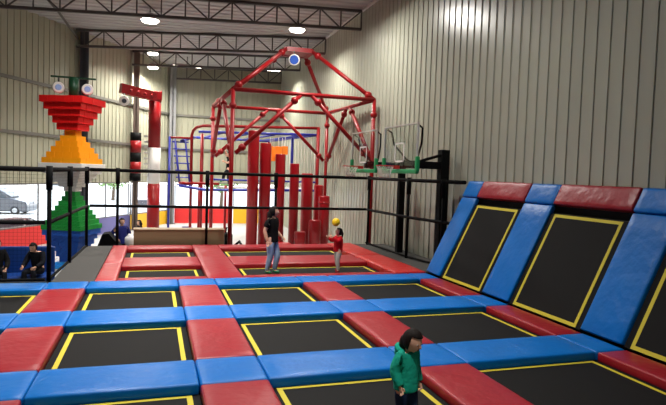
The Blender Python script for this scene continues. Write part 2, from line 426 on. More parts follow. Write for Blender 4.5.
ROWN = dict(R1='front row nearest the camera', R2='second row from the camera', R3='third row from the camera')
STN = dict(B0='front blue strip', B1='middle blue strip', B2='far blue strip')
PN = dict(P0='between far-left and left trampolines', P1='between left and middle trampolines', P2='between middle and right trampolines', PW='at the foot of the sloping wall trampoline')
CN = dict(c0='far-left', cA='left', cB='middle', cC='right')
for rk in ('R1', 'R2', 'R3'):
    for pk in ('P0', 'P1', 'P2', 'PW'):
        pad('red_pad', *XE[pk], *YR[rk], M['red'], 'red vinyl pad %s, %s' % (PN[pk], ROWN[rk]), 'red pads of the court')
for bk in ('B0', 'B1', 'B2'):
    for ck in ('c0', 'cA', 'cB', 'cC'):
        pad('blue_pad', *XE[ck], *YR[bk], M['blue'], 'long blue vinyl pad of %s, beside the %s trampoline column' % (STN[bk], CN[ck]), 'blue pads of the court')
    for pk, t in (('P0', 'leftmost crossing'), ('P1', 'second crossing from left'), ('P2', 'third crossing from left'), ('PW', 'crossing beside the sloping wall')):
        pad('blue_pad', *XE[pk], *YR[bk], M['blue'], 'short blue vinyl pad of %s at the %s' % (STN[bk], t), 'blue pads of the court')
# back section, red framing pads
pad('red_pad', XB['L'][0], XB['L'][1], 12.58, 14.95, M['pinkred'], 'shiny pale red edge pad beside the dark walkway, nearer of two', 'red pads of the back section')
pad('red_pad', XB['L'][0], XB['L'][1], 14.95, 18.3, M['pinkred'], 'shiny pale red edge pad beside the dark walkway, farther of two', 'red pads of the back section')
pad('red_pad', XB['C'][0], XB['C'][1], 12.58, 18.3, M['red'], 'long red pad between the two back trampoline pairs', 'red pads of the back section')
pad('red_pad', XB['R'][0], XB['R'][1], 12.58, 15.5, M['brightred'], 'bright red wrinkled pad on the right of the back section, nearer piece', 'red pads of the back section', z1=.03, puff=.03)
pad('red_pad', XB['R'][0], XB['R'][1], 15.5, 18.3, M['brightred'], 'bright red wrinkled pad on the right of the back section, farther piece', 'red pads of the back section', z1=.03, puff=.03)
for ck, t in (('A', 'left'), ('B', 'wide right')):
    for kk, w in (('F', 'in front of'), ('X', 'between the two mats of'), ('K', 'behind')):
        pad('red_pad', *XB[ck], *YK[kk], M['red'], 'red cross pad %s the %s back trampoline pair' % (w, t), 'red pads of the back section')

def trampoline(x0, x1, y0, y1, label, mtx=None, ins=(.085, .02), group='jump beds of the court', yw=.062, over=-.001):
    """bed between the pads, local origin at its centre, +z out of the mat"""
    hx, hy = (x1 - x0) / 2, (y1 - y0) / 2
    o = root('trampoline', ((x0 + x1) / 2, (y0 + y1) / 2, -.115), label, 'trampoline', group)
    def ring(b, ax, ay, bx, by, z0, z1):
        for (a0, a1, c0, c1) in ((-ax, ax, -ay, -by), (-ax, ax, by, ay), (-ax, -bx, -by, by), (bx, ax, -by, by)):
            b.box((a0, c0, z0), (a1, c1, z1))
    ax, ay = hx - ins[0], hy - ins[1]
    b = MB(); ring(b, hx + over, hy + over, ax, ay, -.02, -.004); b.build('spring_cover', M['skirt'], o)
    b = MB(); ring(b, ax, ay, ax - yw, ay - yw, -.012, .002); b.build('border_line', M['yellow'], o)
    b = MB(); b.box((-ax + yw, -ay + yw, -.012), (ax - yw, ay - yw, 0)); b.build('jump_mat', M['jump'], o)
    if mtx is not None: o.matrix_world = mtx
    return o
for rk in ('R1', 'R2', 'R3'):
    for ck in ('c0', 'cA', 'cB', 'cC'):
        if rk == 'R1' and ck == 'c0': continue
        trampoline(*XE[ck], *YR[rk], '%s trampoline of the %s, black mat with yellow border' % (CN[ck], ROWN[rk]))
for ck, t in (('A', 'left'), ('B', 'wide right')):
    for kk, w in (('H2', 'nearer'), ('H1', 'farther')):
        trampoline(*XB[ck], *YK[kk], '%s %s black trampoline of the red back section' % (w, t), ins=(.13, .07), group='jump beds of the back section')

# sloping wall: local frame x = toward the camera (-Y), y = up the slope, z = out of the slope
def slope_m(yc, s, out):
    m = Matrix((V((0, -1, 0)), SL, SN)).transposed().to_4x4()
    m.translation = V((6.6, yc, 0)) + SL * s + SN * out
    return m
SLEN = V((.97, 0, 1.94)).length
SEG = dict(S3=('R3', 'farthest', 'between the farthest two blue strips'), S2=('R2', 'middle', 'in the middle'), S1=('R1', 'nearest', 'at the right picture edge'))
for sk, (rk, wd, wh) in SEG.items():
    y0, y1 = YR[rk][0] + DY, YR[rk][1] + DY
    trampoline(y0, y1, .0, 2.0, '%s sloping wall trampoline, black mat with yellow border, leaning on the steel wall' % wd,
               mtx=slope_m((y0 + y1) / 2, 1.0 + .01, -.04), over=-.012, ins=(.125, .02), group='sloping wall trampolines')
def slope_pad(name, y0, y1, s0, s1, m, label, tilt=0., th=.11, lift=0.):
    hx, hy = (y1 - y0) / 2 - .006, (s1 - s0) / 2 - .004
    b = MB(); b.box((-hx, -hy, -th), (hx, hy, 0), .03, 3)
    for f_ in b.bm.faces: f_.smooth = True
    top = [f_ for f_ in b.bm.faces if f_.normal.z > .99]
    bmesh.ops.subdivide_edges(b.bm, edges=list({e for f_ in top for e in f_.edges}), cuts=7, use_grid_fill=True)
    for v in b.bm.verts:
        if v.co.z > -.004:
            a = max(0, 1 - (v.co.x / hx) ** 2) * max(0, 1 - (v.co.y / hy) ** 2)
            v.co.z += .014 * a ** .6 + noise.noise(V((v.co.x + y0, v.co.y, s0)) * 2.5) * .008 * min(1, a * 3)
    o = b.build(name, m)
    mm = slope_m((y0 + y1) / 2, (s0 + s1) / 2, lift)
    if tilt: mm = mm @ Matrix.Rotation(math.radians(tilt), 4, 'X')
    o.matrix_world = mm
    return tag(o, label, 'trampoline pad', 'pads of the sloping wall')
for bk, wd in (('B2', 'farthest'), ('B1', 'second'), ('B0', 'nearest')):
    y0, y1 = YR[bk][0] + DY, YR[bk][1] + DY
    slope_pad('blue_slope_pad', y0, y1, .03, SLEN - .005, M['blue'], '%s long blue pad running up the sloping wall' % wd, lift=.0)
    slope_pad('blue_slope_pad', y0, y1, SLEN + .005, SLEN + .46, M['blue'], 'short blue top pad above the %s sloping blue strip' % wd, lift=.015)
for sk, (rk, wd, wh) in SEG.items():
    y0, y1 = YR[rk][0] + DY, YR[rk][1] + DY
    slope_pad('red_slope_pad', y0, y1, SLEN + .005, SLEN + .46, M['red'], 'red top pad above the %s sloping wall trampoline' % wd, th=.13, lift=.03)
# ledge that carries the top pads
b = MB()
a = V((6.6, 0, 0)) + SL * (SLEN + .02) - SN * .125; t = V((6.6, 0, 0)) + SL * (SLEN + .44) - SN * .125
b.prism([(a.x, 4.2, a.z), (t.x, 4.2, t.z), (XW - .04, 4.2, t.z), (XW - .04, 4.2, a.z - .2), (a.x + .08, 4.2, a.z - .2)], (0, 8.48, 0))
structure(b.build('trim_12', M['deck']))

# ------------------------------------------------------------------ safety fence
def fence(label, pts, posts, net, zb=-.02, skip_bottom=False, top=2.3):
    """pts: polyline of the rails (x, y); posts: list of (x, y)"""
    o = root('safety_fence', (posts[0][0], posts[0][1], zb), label, 'fence'); off = o.location
    for (x, y) in posts:
        b = MB(); b.tube([(x, y, zb + .001), (x, y, top + .06)], .045, 10)
        b.tube([(x, y, top - .42), (x, y, top + .08)], .065, 10); b.build('post', M['black'], o, off)
    for nm, z, rr in (('top_rail', top, .052), ('middle_rail', 1.2, .045)):
        b = MB(); b.tube([(x, y, z) for x, y in pts], rr, 8); b.build(nm, M['black'], o, off)
    for (x, y) in posts[-1:]:
        b = MB(); b.ball((x, y, top), .085, 12); b.build('rail_joint', M['black'], o, off)
    if not skip_bottom:
        b = MB(); b.tube([(x, y, zb + .05) for x, y in pts], .03, 8); b.build('bottom_rail', M['black'], o, off)
    if net:
        for (p, q) in zip(pts, pts[1:]):
            b = MB(); p_, q_ = V((*p, 0)), V((*q, 0)); d = (q_ - p_); L = d.length; d.normalize(); n = V((d.y, -d.x, 0)); w = .0015
            z0, z1 = zb + .06, top - .03; st = .075; k = 1
            while k * st < L:
                a = p_ + d * k * st
                b.quad((a - d * w) + V((0, 0, z0)), (a + d * w) + V((0, 0, z0)), (a + d * w) + V((0, 0, z1)), (a - d * w) + V((0, 0, z1))); k += 1
            z = z0
            while z < z1:
                b.quad(p_ + V((0, 0, z - w)), q_ + V((0, 0, z - w)), q_ + V((0, 0, z + w)), p_ + V((0, 0, z + w))); z += st
            b.build('net', M['net'], o, off)
    return o
fence('black netted fence section at the left picture edge, ending at the corner post', [(-5.2, 12.86), (-2.135, 12.86)], [(-5.2, 12.86), (-3.4, 12.86)], True, -.045)
fence('black netted fence running away along the left walkway', [(-2.06, 12.86), (-2.0, 15.2), (-1.9, 18.36)], [(-2.06, 12.86), (-1.97, 15.2), (-1.9, 18.2)], True, -.045)
fence('long black rail fence along the back of the court', [(-1.84, 18.44), (7.16, 18.44)], [(-1.05, 18.44), (1.65, 18.44), (3.9, 18.44)], False, -.498)
fence('black rail fence on the right, running from the back corner to the sloping wall', [(7.16, 18.36), (7.2, 15.1), (7.42, 13.4), (7.68, 12.76)], [(7.16, 18.2), (7.2, 15.1), (7.42, 13.4)], False)

# ------------------------------------------------------------------ basketball hoops
def hoop(yc, post, pw, top, la, lb, arm_y, z0=2.53, xb=6.2, wd=1.05, hh=1.23):
    o = root('basketball_hoop', (post[0], post[1], -.02), la, 'basketball hoop', 'basketball hoops'); off = o.location
    b = MB(); b.box((post[0] - pw / 2, post[1] - pw / 2, -.02), (post[0] + pw / 2, post[1] + pw / 2, top), .02); b.build('post', M['black'], o, off)
    b = MB(); b.beam((post[0], post[1], z0 + .2), (xb + .06, yc, z0 + .2), .16, .2)
    b.beam((post[0], post[1], top - .12), (xb + .45, yc, z0 + .25), .07, .07); b.build('support_arm', M['black'], o, off)
    for s in (-1, 1):
        b = MB(); b.tube([(xb + .04, yc + s * (wd - .08), z0 + hh - .06), (xb + .16, yc + s * (wd - .1), z0 + hh - .14), (xb + .2, yc + s * (wd - .2), z0 + .75), (xb + .35, yc + s * .35, z0 + .35), (xb + .4, yc + s * .1, z0 + .25)], .025, 8)
        b.build('brace', M['black'], o, off)
    b = MB(); b.box((xb - .012, yc - wd + .04, z0 + .06), (xb + .012, yc + wd - .04, z0 + hh - .03)); bd = b.build('backboard', M['acrylic'], o, off)
    b = MB(); b.box((xb - .025, yc - wd, z0 + hh - .035), (xb + .025, yc + wd, z0 + hh))
    for s in (-1, 1): b.box((xb - .025, yc + s * (wd - .02) - .014, z0 + .05), (xb + .025, yc + s * (wd - .02) + .014, z0 + hh - .03))
    b.build('board_frame', M['offwhite'], o, off)
    b = MB(); q = .03
    for (y0, y1, za, zb_) in ((-.3, .3, .72, .72 + q * 1.4), (-.3, .3, .25, .25 + q * 1.4), (-.3, -.3 + q * 1.6, .25, .76), (.3 - q * 1.6, .3, .25, .76)):
        b.box((xb - .02, yc + y0, z0 + za), (xb - .012, yc + y1, z0 + zb_))
    b.build('target_square', M['white'], o, off)
    b = MB(); b.box((xb - .05, yc - wd - .02, z0 - .05), (xb + .05, yc + wd + .02, z0 + .06), .02)
    for s in (-1, 1): b.box((xb - .05, yc + s * wd - .05, z0), (xb + .05, yc + s * wd + .05, z0 + .38), .02)
    b.build('edge_padding', M['green'], o, off)
    b = MB(); zr = z0 + .14; cx = xb - .42
    b.torus((cx, yc, zr), .23, .014, (1, 0, 0), (0, 1, 0), 24, 6); b.box((xb - .2, yc - .07, zr - .07), (xb - .02, yc + .07, zr + .015))
    rimo = b.build('rim', M['rim'], o, off)
    b = MB(); n = 12
    for i in range(n):
        for sg in (1, -1):
            pts = []
            for j in range(5):
                a = 2 * PI * (i + sg * j * .5) / n; rr = .23 - .10 * (j / 4) ** .7
                pts.append((cx + rr * math.cos(a), yc + rr * math.sin(a), zr - .02 - j * .075))
            b.tube(pts, .006, 4)
    b.build('net', M['rope'], o, off)
    return o
hoop(13.64, (7.62, 13.85), .25, 3.17, 'nearer basketball hoop on a thick black post beside the sloping wall', '', 0)
hoop(16.34, (7.5, 16.3), .2, 2.75, 'farther basketball hoop, left of the nearer one, before the red frame', '', 0)

# ------------------------------------------------------------------ red climbing frame
FB = [(2.5, 19.2), (7.62, 19.2), (7.5, 24.6), (2.38, 24.6)]      # front-left, front-right, back-right, back-left
FT = 5.16
o = root('climbing_frame', (5.0, 21.9, FZ), 'tall red pipe climbing frame with pyramid top, behind the back fence', 'climbing frame'); off = o.location
PR = .075
for (x, y) in FB:
    b = MB(); b.tube([(x, y, FZ), (x, y, FT)], PR, 12); p = b.build('post', M['redpipe'], o, off)
    b = MB(); b.ball((x, y, FT - .55), .13); b.build('joint', M['redpipe'], p)
    p.children[0].location = (0, 0, 0)
    for v in p.children[0].data.vertices: v.co = v.co - off
AP = [(4.75, 21.2), (5.75, 21.2), (5.75, 22.2), (4.75, 22.2)]; AZ = 7.12
for i in range(4):
    (x0, y0), (x1, y1) = FB[i], FB[(i + 1) % 4]
    b = MB(); b.tube([(x0, y0, FT), (x1, y1, FT)], PR, 12); b.build('top_beam', M['redpipe'], o, off)
    P = lambda t, z: V((x0 + (x1 - x0) * t, y0 + (y1 - y0) * t, z))
    for (ta, tb) in ((.46, .025), (.54, .975)):
        b = MB(); A, B_ = P(ta, FT - .03), P(tb, 3.0); b.tube([A, B_], PR, 12)
        for t in (.1, .9): b.ball(A.lerp(B_, t), .135)
        b.build('diagonal_brace', M['redpipe'], o, off)
    A, B_ = V((x0, y0, FT)), V((*AP[i], AZ))
    b = MB(); b.tube([A, B_], PR * 1.05, 12)
    for t in (.09, .9): b.ball(A.lerp(B_, t), .14)
    b.build('roof_leg', M['redpipe'], o, off)
b = MB()
for i in range(4): b.beam((*AP[i], AZ), (*AP[(i + 1) % 4], AZ), .18, .17)
b.box((4.75, 21.2, AZ - .06), (5.75, 22.2, AZ + .03)); b.build('peak_box', M['redpipe'], o, off)

def belay(c, face, label, r=.19, rope=None, hang=.1, face_m='palediscblue', fr=.55):
    """round auto belay unit; face = direction it looks"""
    o = root('auto_belay', c, label, 'auto belay', 'round belay units')
    d = V(face).normalized()
    b = MB(); b.tube([-d * .07, -d * .03, d * .05, d * .07], [r * .8, r, r, r * .88], 24); b.build('housing', M['white'], o)
    b = MB(); b.tube([d * .071, d * .082], [r * fr, r * fr * .92], 24); b.build('face', M[face_m], o)
    b = MB(); b.tube([(0, 0, r * .9), (0, 0, r + hang)], .025, 8); b.build('hook', M['steel'], o)
    if rope:
        b = MB(); b.tube([-d * .0 - V((0, 0, r * .9)), V(rope) - V(c)], .014, 6); b.build('rope', M['rope'], o)
    return o
TOC = (0, -1, .0)
belay((5.0, 20.95, 6.68), (-.25, -1, -.1), 'blue-faced round belay unit hanging under the red frame peak', .21, None, .12, 'discblue', .82)

# ------------------------------------------------------------------ red step towers behind the fence
for i, (px, y, top, rr, lab) in enumerate((
    (3.72, 22.0, 4.0, .22, 'tallest red padded column, leftmost of the stepping columns'),
    (4.24, 22.2, 3.55, .23, 'second tallest red padded column, right of the tallest one'),
    (4.83, 22.1, 3.14, .20, 'third tallest red padded column, below the orange straps'),
    (5.45, 22.2, 2.78, .19, 'fourth tallest red padded column, beside the black fence post'),
    (6.10, 22.6, 2.40, .24, 'fifth red padded column, just left of the ringed column'),
    (6.70, 22.9, 1.92, .2, 'sixth red padded column, half hidden behind the ringed column'),
    (5.52, 21.3, .1, .22, 'shortest thick red column, low in front of the others'),
    (6.12, 21.3, .56, .24, 'low thick red column, second shortest in front'),
    (6.66, 21.9, 1.5, .22, 'red column with a ring around it, rightmost of the stepping columns'))):
    o = root('stepping_column', (px, y, FZ), lab, 'padded column', 'red stepping columns')
    h = top - FZ
    b = MB(); b.tube([(0, 0, .01), (0, 0, h - .05), (0, 0, h - .015), (0, 0, h)], [rr, rr, rr * .98, rr * .9], 28); b.build('column', M['redtower'], o)
    b = MB(); b.tube([(0, 0, 0), (0, 0, .05)], rr + .04, 28); b.build('base_ring', M['redtower'], o)
    if 'ring around' in lab:
        b = MB(); b.torus((0, 0, h - .27), rr, .03, (1, 0, 0), (0, 1, 0), 28, 8); b.build('ring', M['redtower'], o)
o = root('low_step', (4.62, 20.2, FZ), 'small flat red round step between the woman and the red columns', 'padded column')
b = MB(); b.tube([(0, 0, 0), (0, 0, .62)], .12, 16); b.build('stem', M['redtower'], o)
b = MB(); b.tube([(0, 0, .62), (0, 0, .66), (0, 0, .76), (0, 0, .8)], [.25, .28, .28, .25], 28); b.build('step_disc', M['redtower'], o)

# ------------------------------------------------------------------ rope course behind
o = root('rope_course', (4.6, 28, FZ), 'red and blue pipe rope course with ladder, far behind the red frame', 'rope course'); off = o.location
def part(nm, m, fn, par=o, of=off):
    b = MB(); fn(b); return b.build(nm, M[m], par, of)
for (x, y, z) in ((7.5, 26, 4.6), (2.25, 28.5, 4.2), (6.72, 34.3, 4.3)):
    part('post', 'redpipe', lambda b: b.tube([(x, y, FZ), (x, y, z)], .085, 10))
part('arched_pipe', 'redpipe', lambda b: b.tube([(1.66, 27, FZ), (1.66, 27, 4.0), (1.72, 26.9, 4.22), (1.86, 26.7, 4.36), (2.1, 26.4, 4.42), (7.55, 26, 4.58)], .07, 10))
part('top_beam', 'redpipe', lambda b: b.tube([(.7, 27.2, 3.86), (1.66, 27, 3.86)], .05, 8))
part('post', 'bluepipe', lambda b: b.tube([(.68, 27.2, FZ), (.68, 27.2, 3.9)], .055, 10))
part('post', 'bluepipe', lambda b: b.tube([(6.55, 27.3, 2.6), (6.55, 27.3, 4.25)], .07, 10))
part('blue_rail', 'bluepipe', lambda b: b.tube([(1.9, 26.1, 4.12), (7.5, 26.05, 4.26)], .06, 8))
part('blue_rail', 'bluepipe', lambda b: b.tube([(2.3, 34.2, 4.3), (6.72, 34.3, 4.3)], .07, 8))
part('blue_rail', 'bluepipe', lambda b: b.tube([(7.46, 26.1, 4.26), (6.72, 34.3, 4.3)], .06, 8))
part('blue_rail', 'bluepipe', lambda b: b.tube([(1.2, 27.2, 3.72), (1.75, 28, 3.95), (2.3, 34.2, 4.3)], .07, 8))
for i in range(4):
    t = (i + .5) / 4; xa = 2.2 + 4.6 * t
    part('cross_bar', 'bluepipe', lambda b: b.tube([(xa + .3, 26.1, 4.16), (xa, 34.2, 4.3)], .05, 8))
for dx in (0, .46):
    part('ladder_rail', 'bluepipe', lambda b: b.tube([(.92 + dx, 27.3, 3.8), (1.16 + dx, 26.9, 1.6)], .045, 8))
for i in range(7):
    t = .06 + i * .15
    part('ladder_rung', 'bluepipe', lambda b: b.tube([(.92 + .24 * t - .14, 27.3 - .4 * t, 3.8 - 2.2 * t), (1.38 + .24 * t + .14, 27.3 - .4 * t, 3.8 - 2.2 * t)], .032, 8))
part('platform', 'redpipe', lambda b: b.box((1.1, 26.3, 1.72), (2.9, 27.6, 1.82), .02))
part('walkway', 'white', lambda b: b.box((2.9, 26.5, 1.58), (7.4, 27.5, 1.66), .02))
part('blue_rail', 'bluepipe', lambda b: b.tube([(1.1, 26.2, 1.66), (2.2, 26.0, 1.5), (7.5, 26.0, 1.58)], .06, 8))
part('blue_rail', 'bluepipe', lambda b: b.tube([(2.3, 26.0, 1.98), (7.5, 26.0, 1.98)], .045, 8))
part('post', 'redpipe', lambda b: b.tube([(2.0, 26.4, FZ), (2.0, 26.4, 1.72)], .06, 8))
part('post', 'redpipe', lambda b: b.tube([(3.2, 26.4, FZ), (3.2, 26.4, 1.72)], .06, 8))
part('rope_curtain', 'rope', lambda b: [b.tube([(6.98 + .48 * (i / 11) , 31.6 - 5.2 * i / 11, 4.22), (6.98 + .48 * (i / 11), 31.6 - 5.2 * i / 11, .2)], .018, 5) for i in range(12)])
for i, (x, y, ln) in enumerate(((5.05, 27.9, .8), (5.28, 28.6, .72), (5.5, 28.0, .66), (5.72, 28.1, .74), (5.74, 27.55, .62), (5.36, 28.5, .95), (5.84, 28.6, .9))):
    s = root('hanging_strap', (x + .5, y, 3.92), 'bright orange cloth strap hanging from the blue rails of the rope course', 'strap', 'orange hanging straps')
    b = MB(); b.box((-.15, -.03, -ln), (.15, .03, -.2), .02); b.build('cloth', M['orange'], s)
    b = MB(); b.tube([(0, 0, -.27), (0, 0, .24)], .015, 6); b.build('cord', M['rope'], s)

# ------------------------------------------------------------------ stacked brick tower
TX, TY, TR = -2.56, 20.35, math.radians(-24)
o = root('brick_tower', (TX, TY, FZ), 'tall tower of stacked coloured toy bricks, red over orange over white over green over blue', 'brick tower', None, TR)
def tier(name, m, z0, z1, n, w0, w1, plate=0):
    """n courses of bricks, width w0 at the bottom to w1 at the top; each course is laid from single bricks"""
    b = MB(); h = (z1 - z0) / n
    for i in range(n):
        w = w0 + (w1 - w0) * i / (n - 1); z = z0 + i * h - FZ; k = max(2, round(w / .3)); st = w / k
        for s in range(4):                                  # four sides, bricks end to end
            R = Matrix.Rotation(s * PI / 2, 4, 'Z')
            for j in range(k - 1):
                a = -w / 2 + j * st
                jit = random.uniform(-.006, .006)
                vs = b.box((a + .004, -w / 2 + jit, z + .004), (a + st - .004, -w / 2 + st, z + h - .003))
                bmesh.ops.transform(b.bm, matrix=R, verts=vs)
        b.box((-w / 2 + .03, -w / 2 + .03, z), (w / 2 - .03, w / 2 - .03, z + h))
    return b.build(name, M[m], o)
tier('blue_tier', 'brick_blue', -.78, .3, 6, .56, 1.3)
tier('light_blue_foot', 'brick_sky', FZ, -.78, 2, .9, .75)
tier('green_tier', 'brick_green', .3, 1.55, 8, 1.36, .34)
tier('white_tier', 'brick_white', 1.55, 2.28, 5, .4, 1.3)
b = MB(); b.box((-.74, -.74, 2.28 - FZ), (.74, .74, 2.47 - FZ), .01); b.build('white_plate', M['brick_white'], o)
tier('orange_tier', 'brick_orange', 2.47, 3.56, 6, 1.34, .38)
tier('red_tier', 'brick_red', 3.56, 4.62, 5, .72, 1.46)
b = MB(); b.tube([(0, 0, 4.62 - FZ), (0, 0, 5.28 - FZ)], .15, 20); b.build('mast', M['darkgreen'], o)
b = MB(); b.box((-.68, -.05, 5.26 - FZ), (.68, .05, 5.31 - FZ)); cb = b.build('cross_bar', M['darkgreen'], o); cb.rotation_euler = (0, 0, -TR)
belay((TX - .45, TY - .02, 4.93), (.12, -1, .06), 'round blue and white belay unit above the brick tower, left of its green mast', .18, None, .15)
belay((TX + .42, TY - .02, 4.93), (.12, -1, .06), 'round blue and white belay unit above the brick tower, right of its green mast', .18, None, .15)

# ------------------------------------------------------------------ red crane post
cx, cy = .0, 30.2
o = root('crane_post', (cx, cy, FZ), 'red and white square post with a red crane arm, left of the rope course', 'crane post'); off = o.location
for nm, m, z0, z1, w in (('lower_sleeve', 'redpipe', FZ, 1.62, .62), ('middle_sleeve', 'white', 1.62, 3.45, .62), ('upper_sleeve', 'redpipe', 3.45, 6.1, .6)):
    b = MB(); b.tube([(cx, cy, z0), (cx, cy, z1 - .002)], w / 2, 24); b.build(nm, M[m], o, off)
b = MB(); b.beam((cx + .25, cy - .1, 5.98), (cx - 1.6, cy - 1.0, 6.22), .3, .46); b.box((cx - .34, cy - .34, 5.85), (cx + .34, cy + .34, 6.3), .03)
for t in (.25, .42, .6, .78):
    p = V((cx + .25, cy - .1, 5.98)).lerp(V((cx - 1.6, cy - 1.0, 6.22)), t); b.ball(p + V((.07, -.14, 0)), .06, 10)
b.build('crane_arm', M['redpipe'], o, off)
for i in range(8):
    z = 2.0 + i * .28
    b = MB(); b.box((cx - .5, cy - .16, z), (cx - .3, cy - .06, z + .1), .01); b.build('foot_peg', M['offwhite'], o, off)
belay((cx - 1.42, cy - 1.2, 5.6), (.1, -1, -.15), 'round belay unit hanging from the end of the red crane arm', .24, None, .12, 'dkdisc', .45)

# ------------------------------------------------------------------ things behind the back fence
o = root('plywood_box', (.82, 19.1, FZ), 'long low plywood box behind the back fence, left of the red columns', 'box'); off = o.location
b = MB(); b.box((-.58, 18.85, FZ), (2.28, 19.4, .4)); b.build('body', M['ply'], o, off)
b = MB(); b.box((-.6, 18.83, .4), (2.3, 19.42, .44), .005); b.build('lid', M['ply'], o, off)
o = root('foam_wedge', (-1.25, 19.7, FZ), 'black sloping foam wedge beside the person in the navy jacket', 'foam wedge')
b = MB(); b.prism([(-.75, -.4, 0), (.3, -.4, 0), (.3, -.4, .75), (-.1, -.4, 1.25), (-.3, -.4, 1.22)], (0, .7, 0), .012); b.build('foam', M['black'], o)
b = MB(); b.tube([(.3, -.41, .5), (.34, -.44, .6), (.3, -.41, .7)], .02, 6); b.build('handle', M['net'], o)
o = root('duffel_bag', (2.5, 19.6, FZ), 'small black bag standing at the right end of the plywood box', 'bag')
b = MB(); b.box((-.14, -.2, 0), (.14, .2, 1.25), .08, 3); b.build('bag_body', M['black'], o)
b = MB(); b.tube([(-.08, 0, 1.24), (-.06, 0, 1.42), (.06, 0, 1.42), (.08, 0, 1.24)], .025, 8); b.build('handle', M['black'], o)
b = MB(); b.tube([(2.9, 22.4, -.93), (3.1, 22.2, -.55), (3.3, 22.3, -.4), (3.36, 21.7, -.6), (3.3, 21.3, -.9), (3.1, 21.0, -.93), (2.9, 20.9, -.93)], .05, 8)
tag(b.build('black_hose', M['black']), 'black curved hose lying on the floor left of the tallest red column', 'hose')
o = root('blue_crate', (1.75, 31.0, FZ), 'small blue crate on the floor behind the plywood box', 'crate')
b = MB()
for lo, hi in (((-.25, -.2, 0), (.25, .2, .03)), ((-.25, -.2, .03), (.25, -.17, .3)), ((-.25, .17, .03), (.25, .2, .3)), ((-.25, -.17, .03), (-.22, .17, .3)), ((.22, -.17, .03), (.25, .17, .3))): b.box(lo, hi)
b.build('crate_body', M['bluepipe'], o)
b = MB(); b.box((-.27, -.22, .27), (.27, -.19, .31)); b.box((-.27, .19, .27), (.27, .22, .31)); b.build('rim', M['bluepipe'], o)
o = root('padded_bench', (-3.6, 16.6, FZ), 'blue padded bench on the left floor behind the netted fence', 'bench')
b = MB(); b.box((-1.4, -.35, .0), (1.0, .35, .34), .02); b.build('base', M['benchblue'], o)
b = MB(); b.box((-1.42, -.37, .342), (1.02, .37, .46), .04); b.build('seat_pad', M['benchblue'], o)
b = MB(); b.box((-1.42, .4, .0), (1.02, .52, 1.15), .04); b.build('back_pad', M['benchblue'], o)

# ------------------------------------------------------------------ outside
GZ = -1.5
b = MB(); b.box((-90, 6, GZ - .2), (-14.0, 140, GZ)); b.prism([(-14, 6, GZ), (leftx(12) - .6, 12, GZ), (XC - .6, YB + .6, GZ), (60, YB + .6, GZ), (60, 140, GZ), (-14, 140, GZ)], (0, 0, -.2))
structure(b.build('ground', M['asphalt']))
def car(loc, rz, paint, label, L=4.6, W=1.85, H=1.5, van=False):
    o = root('car', loc, label, 'car', None, rz)
    h = H; a = L / 2
    low = [(-a, .32), (-a + .02, .62 * h * .95), (-a + .15, h * .62), (a - 1.25, h * .62), (a - .15, h * .5), (a, h * .36), (a, .3), (a - .1, .22), (-a + .1, .22)]
    top = ([(-a + .12, h * .6), (-a + .42, h * .97), (-a + 1.2, h), (a - 2.3, h), (a - 1.2, h * .61)] if van else
           [(-a + .35, h * .6), (-a + 1.0, h * .96), (-a + 1.7, h), (a - 2.2, h * .98), (a - 1.25, h * .61)])
    b = MB(); b.prism([(x, -W / 2, z) for x, z in low], (0, W, 0), .06); b.build('body', paint, o)
    b = MB(); b.prism([(x, -W / 2 + .12, z) for x, z in top], (0, W - .24, 0), .04); cabn = b.build('cabin', paint, o)
    b = MB(); zc0, zc1 = h * .64, h * .93
    for sgn in (-1, 1):
        y = sgn * (W / 2 - .11)
        for (x0, x1, x2, x3) in ((-a + .75, -.15, -.15, -a + 1.05), (-.05, a - 1.5, a - 2.2, -.05)):
            b.prism([(x0, y, zc0), (x1, y, zc0), (x2, y, zc1), (x3, y, zc1)], (0, sgn * .012, 0))
    x0, x1 = top[-1][0], top[-2][0]
    b.prism([(x0 - .06, -W / 2 + .2, h * .66), (x0 - .06, W / 2 - .2, h * .66), (x1 + .06, W / 2 - .25, h * .95), (x1 + .06, -W / 2 + .25, h * .95)], (.03, 0, .03))
    b.build('window_glass', M['car_glass'], cabn)
    for sx in (-a + .85, a - .9):
        for sy in (-1, 1):
            b = MB(); y = sy * (W / 2 - .1); b.tube([(sx, y - .1, .32), (sx, y + .1, .32)], .32, 20); w = b.build('wheel', M['tyre'], o)
            b = MB(); b.tube([(sx, y + sy * .1, .32), (sx, y + sy * .115, .32)], .19, 16); b.build('hub', M['hub'], w)
    for sy in (-1, 1):
        b = MB(); b.box((a - .22, sy * (W / 2 - .28) - .18, h * .4), (a - .02, sy * (W / 2 - .28) + .18, h * .47), .02); b.build('headlight', M['white'], o)
    return o
car((-11.4, 49.5, GZ), math.radians(-12), M['car_dark'], 'dark grey car parked outside the windows at far left', 4.8, 1.9, 2.0, True)
car((-6.0, 30.6, GZ), math.radians(20), M['car_silver'], 'silver car close outside the red low wall at the left', 4.4, 1.8, 1.38)
car((-.2, 47, GZ), math.radians(8), M['car_white'], 'pale car outside, seen between the red crane post and the rope course', 4.5, 1.8, 1.5)
